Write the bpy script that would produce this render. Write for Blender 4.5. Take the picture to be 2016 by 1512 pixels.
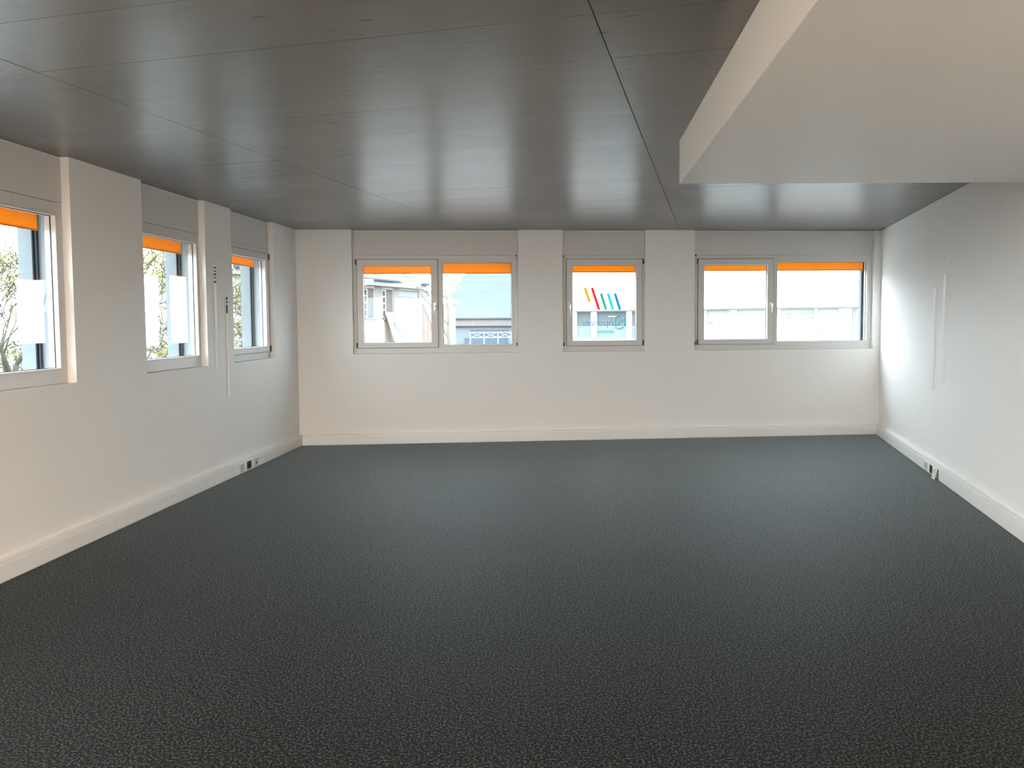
import bpy, bmesh, math, random
from mathutils import Vector, Matrix
random.seed(7)
for o in list(bpy.data.objects): bpy.data.objects.remove(o)
scene = bpy.context.scene
COL = scene.collection
R = math.radians

# ------------------------------------------------------------------ camera
PITCH, ROLL, EYE = 0.0547, -0.0079, 1.4953
cam_d = bpy.data.cameras.new('camera')
cam = bpy.data.objects.new('camera', cam_d); COL.objects.link(cam)
fw = Vector((0, math.cos(PITCH), -math.sin(PITCH)))
rt = Vector((1, 0, 0)); up = Vector((0, math.sin(PITCH), math.cos(PITCH)))
r2 = rt * math.cos(ROLL) + up * math.sin(ROLL)
u2 = -rt * math.sin(ROLL) + up * math.cos(ROLL)
m = Matrix((r2, u2, -fw)).transposed().to_4x4(); m.translation = (0, 0, EYE)
cam.matrix_world = m
cam_d.sensor_width = 36.0; cam_d.sensor_fit = 'HORIZONTAL'
cam_d.lens = 36.0 * 1554.19 / 2016.0
cam_d.shift_y = -40.18 / 2016.0
cam_d.clip_start = 0.02; cam_d.clip_end = 400
scene.camera = cam

# ------------------------------------------------------------------ sky: even overcast
world = bpy.data.worlds.new('overcast_sky'); scene.world = world; world.use_nodes = True
wb = world.node_tree.nodes['Background']
wb.inputs['Color'].default_value = (0.82, 0.935, 1.0, 1)
wb.inputs['Strength'].default_value = 13.8
# ------------------------------------------------------------------ exposure
vs = scene.view_settings
scene.display_settings.display_device = 'sRGB'
vs.view_transform = 'Standard'; vs.look = 'None'; vs.gamma = 1.0; vs.use_curve_mapping = False
vs.exposure = 0.0

# ------------------------------------------------------------------ materials
def mat(name):
    mt = bpy.data.materials.new(name); mt.use_nodes = True
    nt = mt.node_tree; b = nt.nodes['Principled BSDF']
    return mt, nt, b
def simple(name, col, rough=0.5, metal=0.0, var=0.0, scale=40.0, bump=0.0, bscale=300.0, spec=0.5):
    mt, nt, b = mat(name)
    b.inputs['Roughness'].default_value = rough; b.inputs['Metallic'].default_value = metal
    b.inputs['Specular IOR Level'].default_value = spec
    geo = nt.nodes.new('ShaderNodeNewGeometry')
    n = nt.nodes.new('ShaderNodeTexNoise'); n.inputs['Scale'].default_value = scale; n.inputs['Detail'].default_value = 3
    nt.links.new(geo.outputs['Position'], n.inputs['Vector'])
    r = nt.nodes.new('ShaderNodeMix'); r.data_type = 'RGBA'
    r.inputs['A'].default_value = (*[c * (1 - var) for c in col], 1)
    r.inputs['B'].default_value = (*[min(1, c * (1 + var)) for c in col], 1)
    nt.links.new(n.outputs['Fac'], r.inputs['Factor'])
    nt.links.new(r.outputs['Result'], b.inputs['Base Color'])
    if bump > 0:
        n2 = nt.nodes.new('ShaderNodeTexNoise'); n2.inputs['Scale'].default_value = bscale; n2.inputs['Detail'].default_value = 2
        nt.links.new(geo.outputs['Position'], n2.inputs['Vector'])
        bp = nt.nodes.new('ShaderNodeBump'); bp.inputs['Strength'].default_value = bump; bp.inputs['Distance'].default_value = 0.002
        nt.links.new(n2.outputs['Fac'], bp.inputs['Height']); nt.links.new(bp.outputs['Normal'], b.inputs['Normal'])
    return mt

M = {}
M['plaster'] = simple('white_plaster', (0.87, 0.86, 0.845), 0.75, var=0.015, scale=2.5, bump=0.12, bscale=220, spec=0.25)
M['soffit'] = simple('white_painted_board', (0.86, 0.86, 0.85), 0.42, var=0.01, scale=2.0, bump=0.04, bscale=200, spec=0.35)
M['frame'] = simple('grey_window_lacquer', (0.68, 0.67, 0.66), 0.38, var=0.01)
M['box'] = simple('grey_shutter_box', (0.68, 0.665, 0.65), 0.5, var=0.015, scale=6, bump=0.05, bscale=500)
M['gasket'] = simple('black_rubber', (0.012, 0.012, 0.013), 0.6)
M['hinge'] = simple('dark_hinge', (0.04, 0.04, 0.045), 0.4, metal=0.3)
M['chrome'] = simple('satin_steel', (0.62, 0.62, 0.62), 0.28, metal=1.0)
M['rod'] = simple('white_metal_rod', (0.75, 0.75, 0.75), 0.35)
M['rail'] = simple('white_wall_rail_metal', (0.86, 0.87, 0.88), 0.35)
M['rail_dark'] = simple('dark_slot', (0.015, 0.015, 0.015), 0.5)
M['guide'] = simple('anthracite_guide_rail', (0.02, 0.024, 0.03), 0.5, spec=0.1)
M['render'] = simple('grey_exterior_render', (0.175, 0.20, 0.215), 0.85, var=0.03, bump=0.15, bscale=90, spec=0.03)
M['trunk'] = simple('white_trunking_plastic', (0.86, 0.855, 0.845), 0.4, var=0.01)
M['socket_white'] = simple('white_socket_plastic', (0.78, 0.78, 0.76), 0.35)
M['socket_black'] = simple('black_socket_plastic', (0.012, 0.012, 0.014), 0.35)
M['socket_hole'] = simple('socket_hole_grey', (0.18, 0.18, 0.18), 0.5)
M['dark'] = simple('dark_cavity', (0.02, 0.02, 0.02), 0.8)
M['joint'] = simple('dark_formwork_joint', (0.05, 0.045, 0.04), 0.9)
M['mark'] = simple('wall_scuff', (0.30, 0.28, 0.26), 0.8)

def concrete():
    mt, nt, b = mat('board_marked_concrete')
    geo = nt.nodes.new('ShaderNodeNewGeometry')
    mp = nt.nodes.new('ShaderNodeMapping'); mp.vector_type = 'POINT'
    mp.inputs['Rotation'].default_value = (0, 0, 0.251)
    nt.links.new(geo.outputs['Position'], mp.inputs['Vector'])
    def nz(scale, vec, detail=4, rough=0.55):
        mv = nt.nodes.new('ShaderNodeVectorMath'); mv.operation = 'MULTIPLY'; mv.inputs[1].default_value = vec
        nt.links.new(mp.outputs['Vector'], mv.inputs[0])
        n = nt.nodes.new('ShaderNodeTexNoise'); n.inputs['Scale'].default_value = scale
        n.inputs['Detail'].default_value = detail; n.inputs['Roughness'].default_value = rough
        nt.links.new(mv.outputs['Vector'], n.inputs['Vector']); return n.outputs['Fac']
    def ramp(src, lo, hi, a, c):
        r = nt.nodes.new('ShaderNodeMapRange'); r.inputs['From Min'].default_value = lo; r.inputs['From Max'].default_value = hi
        r.inputs['To Min'].default_value = a; r.inputs['To Max'].default_value = c
        nt.links.new(src, r.inputs['Value']); return r.outputs['Result']
    def mul(a, c):
        k = nt.nodes.new('ShaderNodeMath'); k.operation = 'MULTIPLY'
        nt.links.new(a, k.inputs[0]); nt.links.new(c, k.inputs[1]); return k.outputs[0]
    clouds = ramp(nz(0.9, (1, 1, 1), 5), 0.3, 0.7, 0.78, 1.18)
    streak = ramp(nz(1.0, (1.2, 22, 1), 4), 0.3, 0.7, 0.93, 1.06)
    fine = ramp(nz(1.0, (8, 140, 1), 3), 0.35, 0.7, 0.95, 1.04)
    pits = ramp(nz(1.0, (10, 34, 1), 1, 0.4), 0.215, 0.245, 0.3, 1.0)
    oi = nt.nodes.new('ShaderNodeObjectInfo')
    tone = ramp(oi.outputs['Random'], 0, 1, 0.94, 1.06)
    f = mul(mul(mul(mul(clouds, streak), fine), pits), tone)
    cm = nt.nodes.new('ShaderNodeVectorMath'); cm.operation = 'SCALE'; cm.inputs[0].default_value = (0.150, 0.146, 0.139)
    nt.links.new(f, cm.inputs['Scale']); nt.links.new(cm.outputs['Vector'], b.inputs['Base Color'])
    rr = ramp(nz(1.0, (1.0, 14, 1), 3), 0.3, 0.7, 0.28, 0.315); nt.links.new(rr, b.inputs['Roughness'])
    b.inputs['Specular IOR Level'].default_value = 0.68
    bp = nt.nodes.new('ShaderNodeBump'); bp.inputs['Strength'].default_value = 0.035; bp.inputs['Distance'].default_value = 0.002
    nt.links.new(fine, bp.inputs['Height']); nt.links.new(bp.outputs['Normal'], b.inputs['Normal'])
    return mt
M['concrete'] = concrete()

def carpet():
    mt, nt, b = mat('charcoal_flecked_carpet')
    geo = nt.nodes.new('ShaderNodeNewGeometry')
    def nz(scale, detail, vec=(1, 1, 1)):
        mv = nt.nodes.new('ShaderNodeVectorMath'); mv.operation = 'MULTIPLY'; mv.inputs[1].default_value = vec
        nt.links.new(geo.outputs['Position'], mv.inputs[0])
        n = nt.nodes.new('ShaderNodeTexNoise'); n.inputs['Scale'].default_value = scale; n.inputs['Detail'].default_value = detail
        nt.links.new(mv.outputs['Vector'], n.inputs['Vector']); return n.outputs['Fac']
    cr = nt.nodes.new('ShaderNodeValToRGB')
    fk = nz(105, 2.5); nt.links.new(fk, cr.inputs['Fac'])
    e = cr.color_ramp.elements
    e[0].position = 0.40; e[0].color = (0.0006, 0.0006, 0.0006, 1)
    e[1].position = 0.64; e[1].color = (0.062, 0.065, 0.068, 1)
    k = cr.color_ramp.elements.new(0.5); k.color = (0.0050, 0.0054, 0.0058, 1)
    mr = nt.nodes.new('ShaderNodeMapRange'); mr.inputs['From Min'].default_value = 0.3; mr.inputs['From Max'].default_value = 0.7
    mr.inputs['To Min'].default_value = 0.85; mr.inputs['To Max'].default_value = 1.15
    nt.links.new(nz(0.8, 3), mr.inputs['Value'])
    sc = nt.nodes.new('ShaderNodeVectorMath'); sc.operation = 'SCALE'
    nt.links.new(cr.outputs['Color'], sc.inputs[0]); nt.links.new(mr.outputs['Result'], sc.inputs['Scale'])
    nt.links.new(sc.outputs['Vector'], b.inputs['Base Color'])
    b.inputs['Roughness'].default_value = 0.62; b.inputs['Specular IOR Level'].default_value = 0.09; b.inputs['Specular Tint'].default_value = (0.8, 0.95, 1.0, 1)
    sw = nt.nodes.new('ShaderNodeMapRange'); sw.inputs['From Min'].default_value = 0.36; sw.inputs['From Max'].default_value = 0.64
    sw.inputs['To Min'].default_value = 0.06; sw.inputs['To Max'].default_value = 1.0
    nt.links.new(fk, sw.inputs['Value']); nt.links.new(sw.outputs['Result'], b.inputs['Sheen Weight'])
    b.inputs['Sheen Weight'].default_value = 0.48; b.inputs['Sheen Roughness'].default_value = 0.20
    b.inputs['Sheen Tint'].default_value = (0.74, 0.92, 1.0, 1)
    bp = nt.nodes.new('ShaderNodeBump'); bp.inputs['Strength'].default_value = 0.35; bp.inputs['Distance'].default_value = 0.003
    nt.links.new(nz(170, 2), bp.inputs['Height']); nt.links.new(bp.outputs['Normal'], b.inputs['Normal'])
    return mt
M['carpet'] = carpet()

def glass(name, tint=(0.97, 0.985, 0.98)):
    mt = bpy.data.materials.new(name); mt.use_nodes = True; nt = mt.node_tree; nt.nodes.clear()
    out = nt.nodes.new('ShaderNodeOutputMaterial'); mx = nt.nodes.new('ShaderNodeMixShader')
    t = nt.nodes.new('ShaderNodeBsdfTransparent'); t.inputs['Color'].default_value = (*tint, 1)
    g = nt.nodes.new('ShaderNodeBsdfGlossy'); g.inputs['Roughness'].default_value = 0.02; g.inputs['Color'].default_value = (0.9, 0.9, 0.9, 1)
    lw_ = nt.nodes.new('ShaderNodeLayerWeight'); lw_.inputs['Blend'].default_value = 0.5
    pw = nt.nodes.new('ShaderNodeMath'); pw.operation = 'POWER'; pw.inputs[1].default_value = 5.0
    ma = nt.nodes.new('ShaderNodeMath'); ma.operation = 'MULTIPLY_ADD'; ma.inputs[1].default_value = 0.9; ma.inputs[2].default_value = 0.02
    nt.links.new(lw_.outputs['Facing'], pw.inputs[0]); nt.links.new(pw.outputs[0], ma.inputs[0])
    nt.links.new(ma.outputs[0], mx.inputs['Fac']); nt.links.new(t.outputs[0], mx.inputs[1]); nt.links.new(g.outputs[0], mx.inputs[2])
    nt.links.new(mx.outputs[0], out.inputs['Surface'])
    return mt
M['glass'] = glass('window_glass')

def cloth(name, col, transl, mixf):
    mt = bpy.data.materials.new(name); mt.use_nodes = True; nt = mt.node_tree; nt.nodes.clear()
    out = nt.nodes.new('ShaderNodeOutputMaterial'); mx = nt.nodes.new('ShaderNodeMixShader'); mx.inputs['Fac'].default_value = mixf
    d = nt.nodes.new('ShaderNodeBsdfDiffuse'); t = nt.nodes.new('ShaderNodeBsdfTranslucent')
    geo = nt.nodes.new('ShaderNodeNewGeometry')
    n = nt.nodes.new('ShaderNodeTexNoise'); n.inputs['Scale'].default_value = 350
    nt.links.new(geo.outputs['Position'], n.inputs['Vector'])
    c = nt.nodes.new('ShaderNodeMix'); c.data_type = 'RGBA'
    c.inputs['A'].default_value = (*[x * 0.92 for x in transl], 1); c.inputs['B'].default_value = (*transl, 1)
    nt.links.new(n.outputs['Fac'], c.inputs['Factor']); nt.links.new(c.outputs['Result'], t.inputs['Color'])
    d.inputs['Color'].default_value = (*col, 1)
    nt.links.new(d.outputs[0], mx.inputs[1]); nt.links.new(t.outputs[0], mx.inputs[2]); nt.links.new(mx.outputs[0], out.inputs['Surface'])
    return mt
M['orange'] = cloth('orange_blind_fabric', (0.85, 0.36, 0.04), (0.72, 0.35, 0.028), 0.6)

def film():
    mt = bpy.data.materials.new('frosted_white_film'); mt.use_nodes = True; nt = mt.node_tree; nt.nodes.clear()
    out = nt.nodes.new('ShaderNodeOutputMaterial'); a = nt.nodes.new('ShaderNodeMixShader'); c = nt.nodes.new('ShaderNodeMixShader')
    t = nt.nodes.new('ShaderNodeBsdfTransparent'); d = nt.nodes.new('ShaderNodeBsdfDiffuse'); l = nt.nodes.new('ShaderNodeBsdfTranslucent')
    n = nt.nodes.new('ShaderNodeTexNoise'); n.inputs['Scale'].default_value = 8
    mr = nt.nodes.new('ShaderNodeMapRange'); mr.inputs['To Min'].default_value = 0.62; mr.inputs['To Max'].default_value = 0.74
    nt.links.new(n.outputs['Fac'], mr.inputs['Value']); nt.links.new(mr.outputs['Result'], c.inputs['Fac'])
    d.inputs['Color'].default_value = (0.7, 0.72, 0.73, 1); l.inputs['Color'].default_value = (0.42, 0.44, 0.445, 1)
    a.inputs['Fac'].default_value = 0.7
    nt.links.new(d.outputs[0], a.inputs[1]); nt.links.new(l.outputs[0], a.inputs[2])
    nt.links.new(t.outputs[0], c.inputs[1]); nt.links.new(a.outputs[0], c.inputs[2]); nt.links.new(c.outputs[0], out.inputs['Surface'])
    return mt
M['film'] = film()
DEC = {'yellow': (0.86, 0.42, 0.04), 'red': (0.66, 0.025, 0.035), 'green': (0.03, 0.24, 0.15), 'cyan': (0.03, 0.44, 0.74), 'blue': (0.02, 0.14, 0.55)}
DET = {'yellow': (0.76, 0.58, 0.11), 'red': (0.85, 0.14, 0.17), 'green': (0.16, 0.6, 0.46), 'cyan': (0.11, 0.7, 0.66), 'blue': (0.11, 0.46, 0.76)}
for k, c in DEC.items(): M['decal_' + k] = cloth('decal_' + k, c, DET[k], 0.5)
M['decal_text'] = cloth('decal_lettering_blue', (0.12, 0.34, 0.6), (0.20, 0.42, 0.62), 0.5)

# exterior
M['ground'] = simple('pale_paving', (0.170, 0.170, 0.165), 0.9, var=0.1, scale=1.5, spec=0.03)
M['house_wall'] = simple('cream_render', (0.230, 0.220, 0.210), 0.9, var=0.05, scale=6, spec=0.03)
M['house_white'] = simple('white_fascia', (0.180, 0.200, 0.210), 0.6, spec=0.03)
M['house_pier'] = simple('grey_house_render', (0.130, 0.128, 0.125), 0.9, var=0.08, scale=10, spec=0.03)
M['house_pane'] = simple('dark_casement_glass', (0.018, 0.020, 0.025), 0.1, spec=0.03)
M['shutter'] = simple('taupe_shutter', (0.062, 0.059, 0.058), 0.6, var=0.08, spec=0.03)
M['sill'] = simple('grey_stone_sill', (0.080, 0.083, 0.087), 0.8, spec=0.03)
M['gutter'] = simple('zinc_gutter', (0.050, 0.055, 0.068), 0.5, metal=0.3, spec=0.03)
M['tile'] = simple('weathered_pale_roof_tile', (0.180, 0.165, 0.155), 0.8, var=0.2, scale=5, spec=0.03)
M['garage'] = simple('pale_garage_panel', (0.165, 0.185, 0.193), 0.6, spec=0.03)
M['salmon'] = simple('salmon_boards', (0.180, 0.125, 0.100), 0.8, var=0.1, spec=0.03)
M['board'] = simple('white_placard', (0.300, 0.300, 0.295), 0.6, spec=0.03)
M['board_green'] = simple('placard_green_print', (0.050, 0.095, 0.070), 0.6, spec=0.03)
M['board_ochre'] = simple('placard_ochre_print', (0.170, 0.135, 0.060), 0.6, spec=0.03)
M['clad'] = simple('grey_fascia_cladding', (0.120, 0.117, 0.120), 0.6, var=0.06, spec=0.03)
M['blue_wall'] = simple('pale_blue_facade', (0.100, 0.133, 0.155), 0.8, var=0.05, spec=0.03)
M['blue_glass'] = simple('dark_blue_glazing', (0.045, 0.072, 0.100), 0.2, spec=0.03)
M['rail_white'] = simple('white_painted_railing', (0.200, 0.215, 0.220), 0.5, spec=0.03)
M['shop_wall'] = simple('white_shop_facade', (0.372, 0.372, 0.366), 0.8, var=0.02, spec=0.03)
M['shop_pane'] = simple('grey_shop_glass', (0.085, 0.100, 0.107), 0.15, spec=0.03)
M['shop_low'] = simple('pale_blue_lower_pane', (0.135, 0.160, 0.172), 0.3, spec=0.03)
M['shop_pale'] = simple('pale_blind_pane', (0.299, 0.299, 0.287), 0.6, spec=0.03)
M['mint'] = simple('mint_green_sign', (0.050, 0.180, 0.135), 0.5, spec=0.03)
M['mint_pale'] = simple('overexposed_mint_print', (0.20, 0.28, 0.25), 0.7, spec=0.03)  # mint print paled in its colour, standing in for overexposed daylight
M['poster_y'] = simple('pale_yellow_poster', (0.259, 0.253, 0.196), 0.7, spec=0.03)
M['poster_t'] = simple('taupe_print', (0.203, 0.192, 0.176), 0.7, spec=0.03)
M['bark'] = simple('grey_brown_bark', (0.078, 0.070, 0.054), 0.9, var=0.35, scale=14, spec=0.03)
M['bark_pale'] = simple('pale_olive_bark', (0.060, 0.058, 0.042), 0.9, var=0.3, scale=14, spec=0.03)
M['leaf_y'] = simple('yellow_olive_leaves', (0.221, 0.204, 0.076), 0.8, var=0.3, scale=9, spec=0.03)
M['leaf_g'] = simple('olive_hedge_leaves', (0.105, 0.112, 0.065), 0.8, var=0.3, scale=9, spec=0.03)

def slate():
    mt, nt, b = mat('blue_grey_slate')
    tc = nt.nodes.new('ShaderNodeTexCoord')
    br = nt.nodes.new('ShaderNodeTexBrick'); br.inputs['Scale'].default_value = 1.0
    br.inputs['Brick Width'].default_value = 0.26; br.inputs['Row Height'].default_value = 0.12; br.inputs['Mortar Size'].default_value = 0.008
    br.inputs['Color1'].default_value = (0.072, 0.088, 0.098, 1); br.inputs['Color2'].default_value = (0.085, 0.101, 0.108, 1); br.inputs['Mortar'].default_value = (0.042, 0.050, 0.058, 1)
    nt.links.new(tc.outputs['UV'], br.inputs['Vector']); nt.links.new(br.outputs['Color'], b.inputs['Base Color'])
    b.inputs['Roughness'].default_value = 0.7; b.inputs['Specular IOR Level'].default_value = 0.03
    return mt
M['slate'] = slate()

# ------------------------------------------------------------------ mesh helpers
class MB:
    def __init__(s): s.v = []; s.f = []
    def add(s, vs_, fs_):
        n = len(s.v); s.v += [tuple(v) for v in vs_]; s.f += [tuple(i + n for i in f) for f in fs_]; return s
    def box(s, x0, x1, y0, y1, z0, z1):
        if x0 > x1: x0, x1 = x1, x0
        if y0 > y1: y0, y1 = y1, y0
        vs_ = [(x, y, z) for z in (z0, z1) for y in (y0, y1) for x in (x0, x1)]
        return s.add(vs_, [(0, 2, 3, 1), (4, 5, 7, 6), (0, 1, 5, 4), (2, 6, 7, 3), (0, 4, 6, 2), (1, 3, 7, 5)])
    def prism(s, poly, z0, z1):
        n = len(poly)
        a = sum(poly[i][0] * poly[(i + 1) % n][1] - poly[(i + 1) % n][0] * poly[i][1] for i in range(n))
        if a < 0: poly = poly[::-1]
        return s.add([(x, y, z0) for x, y in poly] + [(x, y, z1) for x, y in poly],
                     [tuple(range(n - 1, -1, -1)), tuple(range(n, 2 * n))] + [(i, (i + 1) % n, n + (i + 1) % n, n + i) for i in range(n)])
    def slab(s, pts, t):                      # polygon in space given a thickness along its normal
        n = len(pts); P = [Vector(p) for p in pts]
        nn = (P[1] - P[0]).cross(P[2] - P[0]).normalized()
        return s.add([p for p in P] + [p - nn * t for p in P], [tuple(range(n)), tuple(range(2 * n - 1, n - 1, -1))] + [(i, n + i, n + (i + 1) % n, (i + 1) % n) for i in range(n)])
    def tube(s, path, rad, seg=8, cap=True):
        P = [Vector(p) for p in path]
        rads = rad if isinstance(rad, (list, tuple)) else [rad] * len(P)
        n0 = len(s.v); ref = None
        for i, p in enumerate(P):
            d = (P[min(i + 1, len(P) - 1)] - P[max(i - 1, 0)]).normalized()
            if ref is None: ref = d.orthogonal().normalized()
            a = (ref - d * ref.dot(d)); a = a.normalized() if a.length > 1e-6 else d.orthogonal().normalized()
            ref = a; c = d.cross(a)
            for k in range(seg):
                t = 2 * math.pi * k / seg
                s.v.append(tuple(p + (a * math.cos(t) + c * math.sin(t)) * rads[i]))
        for i in range(len(P) - 1):
            for k in range(seg):
                a0 = n0 + i * seg + k; a1 = n0 + i * seg + (k + 1) % seg
                s.f.append((a0, a1, a1 + seg, a0 + seg))
        if cap:
            s.f.append(tuple(n0 + k for k in range(seg - 1, -1, -1)))
            e = n0 + (len(P) - 1) * seg; s.f.append(tuple(e + k for k in range(seg)))
        return s
    def holed(s, x0, x1, z0, z1, holes, y0, y1):      # plate in xz with rectangular holes, thickness y0..y1
        xs = sorted({x0, x1, *[h[0] for h in holes], *[h[1] for h in holes]}); xs = [x for x in xs if x0 <= x <= x1]
        zs = sorted({z0, z1, *[h[2] for h in holes], *[h[3] for h in holes]}); zs = [z for z in zs if z0 <= z <= z1]
        nx, nz = len(xs) - 1, len(zs) - 1
        def solid(i, j):
            if i < 0 or j < 0 or i >= nx or j >= nz: return False
            cx, cz = (xs[i] + xs[i + 1]) / 2, (zs[j] + zs[j + 1]) / 2
            return not any(h[0] < cx < h[1] and h[2] < cz < h[3] for h in holes)
        idx = {}
        def V(i, j, k):
            key = (i, j, k)
            if key not in idx: idx[key] = len(s.v); s.v.append((xs[i], (y0, y1)[k], zs[j]))
            return idx[key]
        for i in range(nx):
            for j in range(nz):
                if not solid(i, j): continue
                s.f.append((V(i, j, 0), V(i + 1, j, 0), V(i + 1, j + 1, 0), V(i, j + 1, 0)))
                s.f.append((V(i, j, 1), V(i, j + 1, 1), V(i + 1, j + 1, 1), V(i + 1, j, 1)))
                if not solid(i - 1, j): s.f.append((V(i, j, 0), V(i, j + 1, 0), V(i, j + 1, 1), V(i, j, 1)))
                if not solid(i + 1, j): s.f.append((V(i + 1, j, 0), V(i + 1, j, 1), V(i + 1, j + 1, 1), V(i + 1, j + 1, 0)))
                if not solid(i, j - 1): s.f.append((V(i, j, 0), V(i, j, 1), V(i + 1, j, 1), V(i + 1, j, 0)))
                if not solid(i, j + 1): s.f.append((V(i, j + 1, 0), V(i + 1, j + 1, 0), V(i + 1, j + 1, 1), V(i, j + 1, 1)))
        return s
    def build(s, name, material, parent=None, bevel=0.0, smooth=False, loc=None, label=None):
        vs_ = s.v
        if loc is not None: vs_ = [(v[0] - loc[0], v[1] - loc[1], v[2] - loc[2]) for v in vs_]
        me = bpy.data.meshes.new(name); me.from_pydata(vs_, [], s.f); me.update()
        me.materials.append(M[material] if isinstance(material, str) else material)
        if smooth:
            for p in me.polygons: p.use_smooth = True
        o = bpy.data.objects.new(name, me); COL.objects.link(o)
        if loc is not None: o.location = loc
        if parent is not None: o.parent = parent
        if bevel > 0:
            b = o.modifiers.new('bevel', 'BEVEL'); b.width = bevel; b.segments = 2; b.limit_method = 'ANGLE'
        if label: o['label'] = label
        return o
def tag(o, label=None, cat=None, group=None, kind=None):
    if label: o['label'] = label
    if cat: o['category'] = cat
    if group: o['group'] = group
    if kind: o['kind'] = kind
    return o
def empty(name, matrix=None):
    o = bpy.data.objects.new(name, None); COL.objects.link(o); o.empty_display_size = 0.1
    if matrix is not None: o.matrix_world = matrix
    return o

# ------------------------------------------------------------------ plan of the room
H = 2.6
B = Vector((-2.5793, 9.5126)); C = Vector((4.7111, 10.1002))
AL, AR, AS = 0.0826, 0.2563, 0.251
dB = (C - B).normalized(); nB = Vector((-dB.y, dB.x))
dLx = Vector((math.sin(AL), math.cos(AL))); nL = Vector((-dLx.y, dLx.x))        # x runs away from the camera
dRx = -Vector((math.sin(AR), math.cos(AR))); nR = Vector((-dRx.y, dRx.x))        # x runs towards the camera
LB = (C - B).length
REAR = -4.4
def frame_of(o2, d, n):
    mm = Matrix.Identity(4)
    mm.col[0] = (d.x, d.y, 0, 0); mm.col[1] = (n.x, n.y, 0, 0); mm.col[2] = (0, 0, 1, 0); mm.col[3] = (o2.x, o2.y, 0, 1)
    return mm
FB, FL, FR = frame_of(B, dB, nB), frame_of(B, dLx, nL), frame_of(C, dRx, nR)
TH = 0.38
sL = (B.y - REAR) / dLx.y            # length of left wall to the rear
sR = (REAR - C.y) / dRx.y
A2 = B - dLx * sL; D2 = C + dRx * sR  # rear corners
OUT = [A2, B, C, D2]
def inset(poly, d):                  # shrink (d>0) or grow (d<0) a convex CW/CCW polygon
    n = len(poly); res = []
    cen = sum(poly, Vector((0, 0))) / n
    lines = []
    for i in range(n):
        p, q = poly[i], poly[(i + 1) % n]; e = (q - p).normalized(); nn = Vector((-e.y, e.x))
        if (cen - p).dot(nn) < 0: nn = -nn
        lines.append((p + nn * d, e))
    for i in range(n):
        (p, e), (q, g) = lines[i - 1], lines[i]
        den = e.x * g.y - e.y * g.x; t = ((q.x - p.x) * g.y - (q.y - p.y) * g.x) / den
        res.append(p + e * t)
    return res
OUTER = inset(OUT, -TH)

# ------------------------------------------------------------------ floor and ceiling
fl = MB().prism([tuple(p) for p in OUTER], -0.25, 0.0).build('floor', 'carpet')
tag(fl, 'dark charcoal flecked carpet covering the whole room', 'floor', kind='structure')
ce = MB().prism([tuple(p) for p in OUTER], H + 0.012, H + 0.35).build('ceiling', 'joint')
tag(ce, 'bare grey concrete ceiling with formwork joints', 'ceiling', kind='structure')
ex, ey = Vector((math.cos(AS), -math.sin(AS))), Vector((math.sin(AS), math.cos(AS)))
def clip(poly, cp):
    n = len(cp); cen = sum(cp, Vector((0, 0))) / n
    for i in range(n):
        p, q = cp[i], cp[(i + 1) % n]; nn = Vector((-(q - p).y, (q - p).x))
        if (cen - p).dot(nn) < 0: nn = -nn
        res = []
        for k in range(len(poly)):
            a, b2 = poly[k], poly[(k + 1) % len(poly)]
            da, db = (a - p).dot(nn), (b2 - p).dot(nn)
            if da >= 0: res.append(a)
            if da * db < 0: res.append(a + (b2 - a) * (da / (da - db)))
        poly = res
        if len(poly) < 3: return None
    return poly
for ci, c0 in enumerate((-5.35, -2.89, -0.43, 2.03, 4.49)):
    t0 = 4.41 - 0.5 * 20
    for k in range(44):
        ga, gc = 0.0022, random.choice((0.0004, 0.0008, 0.0014, 0.002))
        t = t0 + 0.5 * k
        quad = [ex * u + ey * w for u, w in ((c0 + ga, t + gc), (c0 + 2.46 - ga, t + gc), (c0 + 2.46 - ga, t + 0.5 - gc), (c0 + ga, t + 0.5 - gc))]
        pl = clip(quad, OUTER)
        if not pl: continue
        cx = sum((p.x for p in pl)) / len(pl); cy = sum((p.y for p in pl)) / len(pl)
        dz = random.uniform(0, 0.0008)
        MB().prism([tuple(p) for p in pl], H + dz, H + 0.0125).build('concrete_panel', 'concrete', ce, loc=(cx, cy, H))

# dropped soffit by the right wall
sof_corner = Vector((1.048, 4.955))
y2 = 5.0; xr = C.x + dRx.x * ((y2 - C.y) / dRx.y)
sof = [sof_corner, Vector((xr - 0.001, y2)), D2 + Vector((-0.001, 0)), Vector((sof_corner.x - math.tan(AL) * (sof_corner.y - REAR), REAR))]
so = MB().prism([tuple(p) for p in sof], 2.333, H - 0.0005).build('ceiling_soffit', 'soffit', bevel=0.002)
tag(so, 'white boxed-in dropped soffit under the concrete ceiling beside the right wall', 'soffit', kind='structure')

# ------------------------------------------------------------------ walls with window niches
REC = 0.06; SILL = 1.10; HEAD = 2.295
back_w = [(0.66, 2.675), (3.222, 4.260), (4.886, 7.222)]
left_w = [(0.712, 1.775), (2.325, 3.357), (4.230, 6.245), (6.85, 8.86)]    # distance from the far corner; the last is out of view, added for light
def wall(name, frame, x0, x1, niches, label, ext0=0.0, ext1=0.0, mtl='plaster', SILL=SILL):
    w = MB()
    w.holed(x0, x1, 0, H, [(a, b, SILL, H + 1) for a, b in niches], 0, REC + 0.02)
    w.holed(x0, x1, -0.25, H, [(a, b, SILL, HEAD) for a, b in niches], REC + 0.02, REC + 0.085)
    o = w.build(name, mtl); o.matrix_world = frame
    tag(o, label, 'wall', kind='structure')
    r = MB().holed(x0 - ext0, x1 + ext1, -0.8, H + 0.34, [(a, b, SILL, HEAD) for a, b in niches], REC + 0.085, TH).build('exterior_render', 'render', o)
    return o
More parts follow.
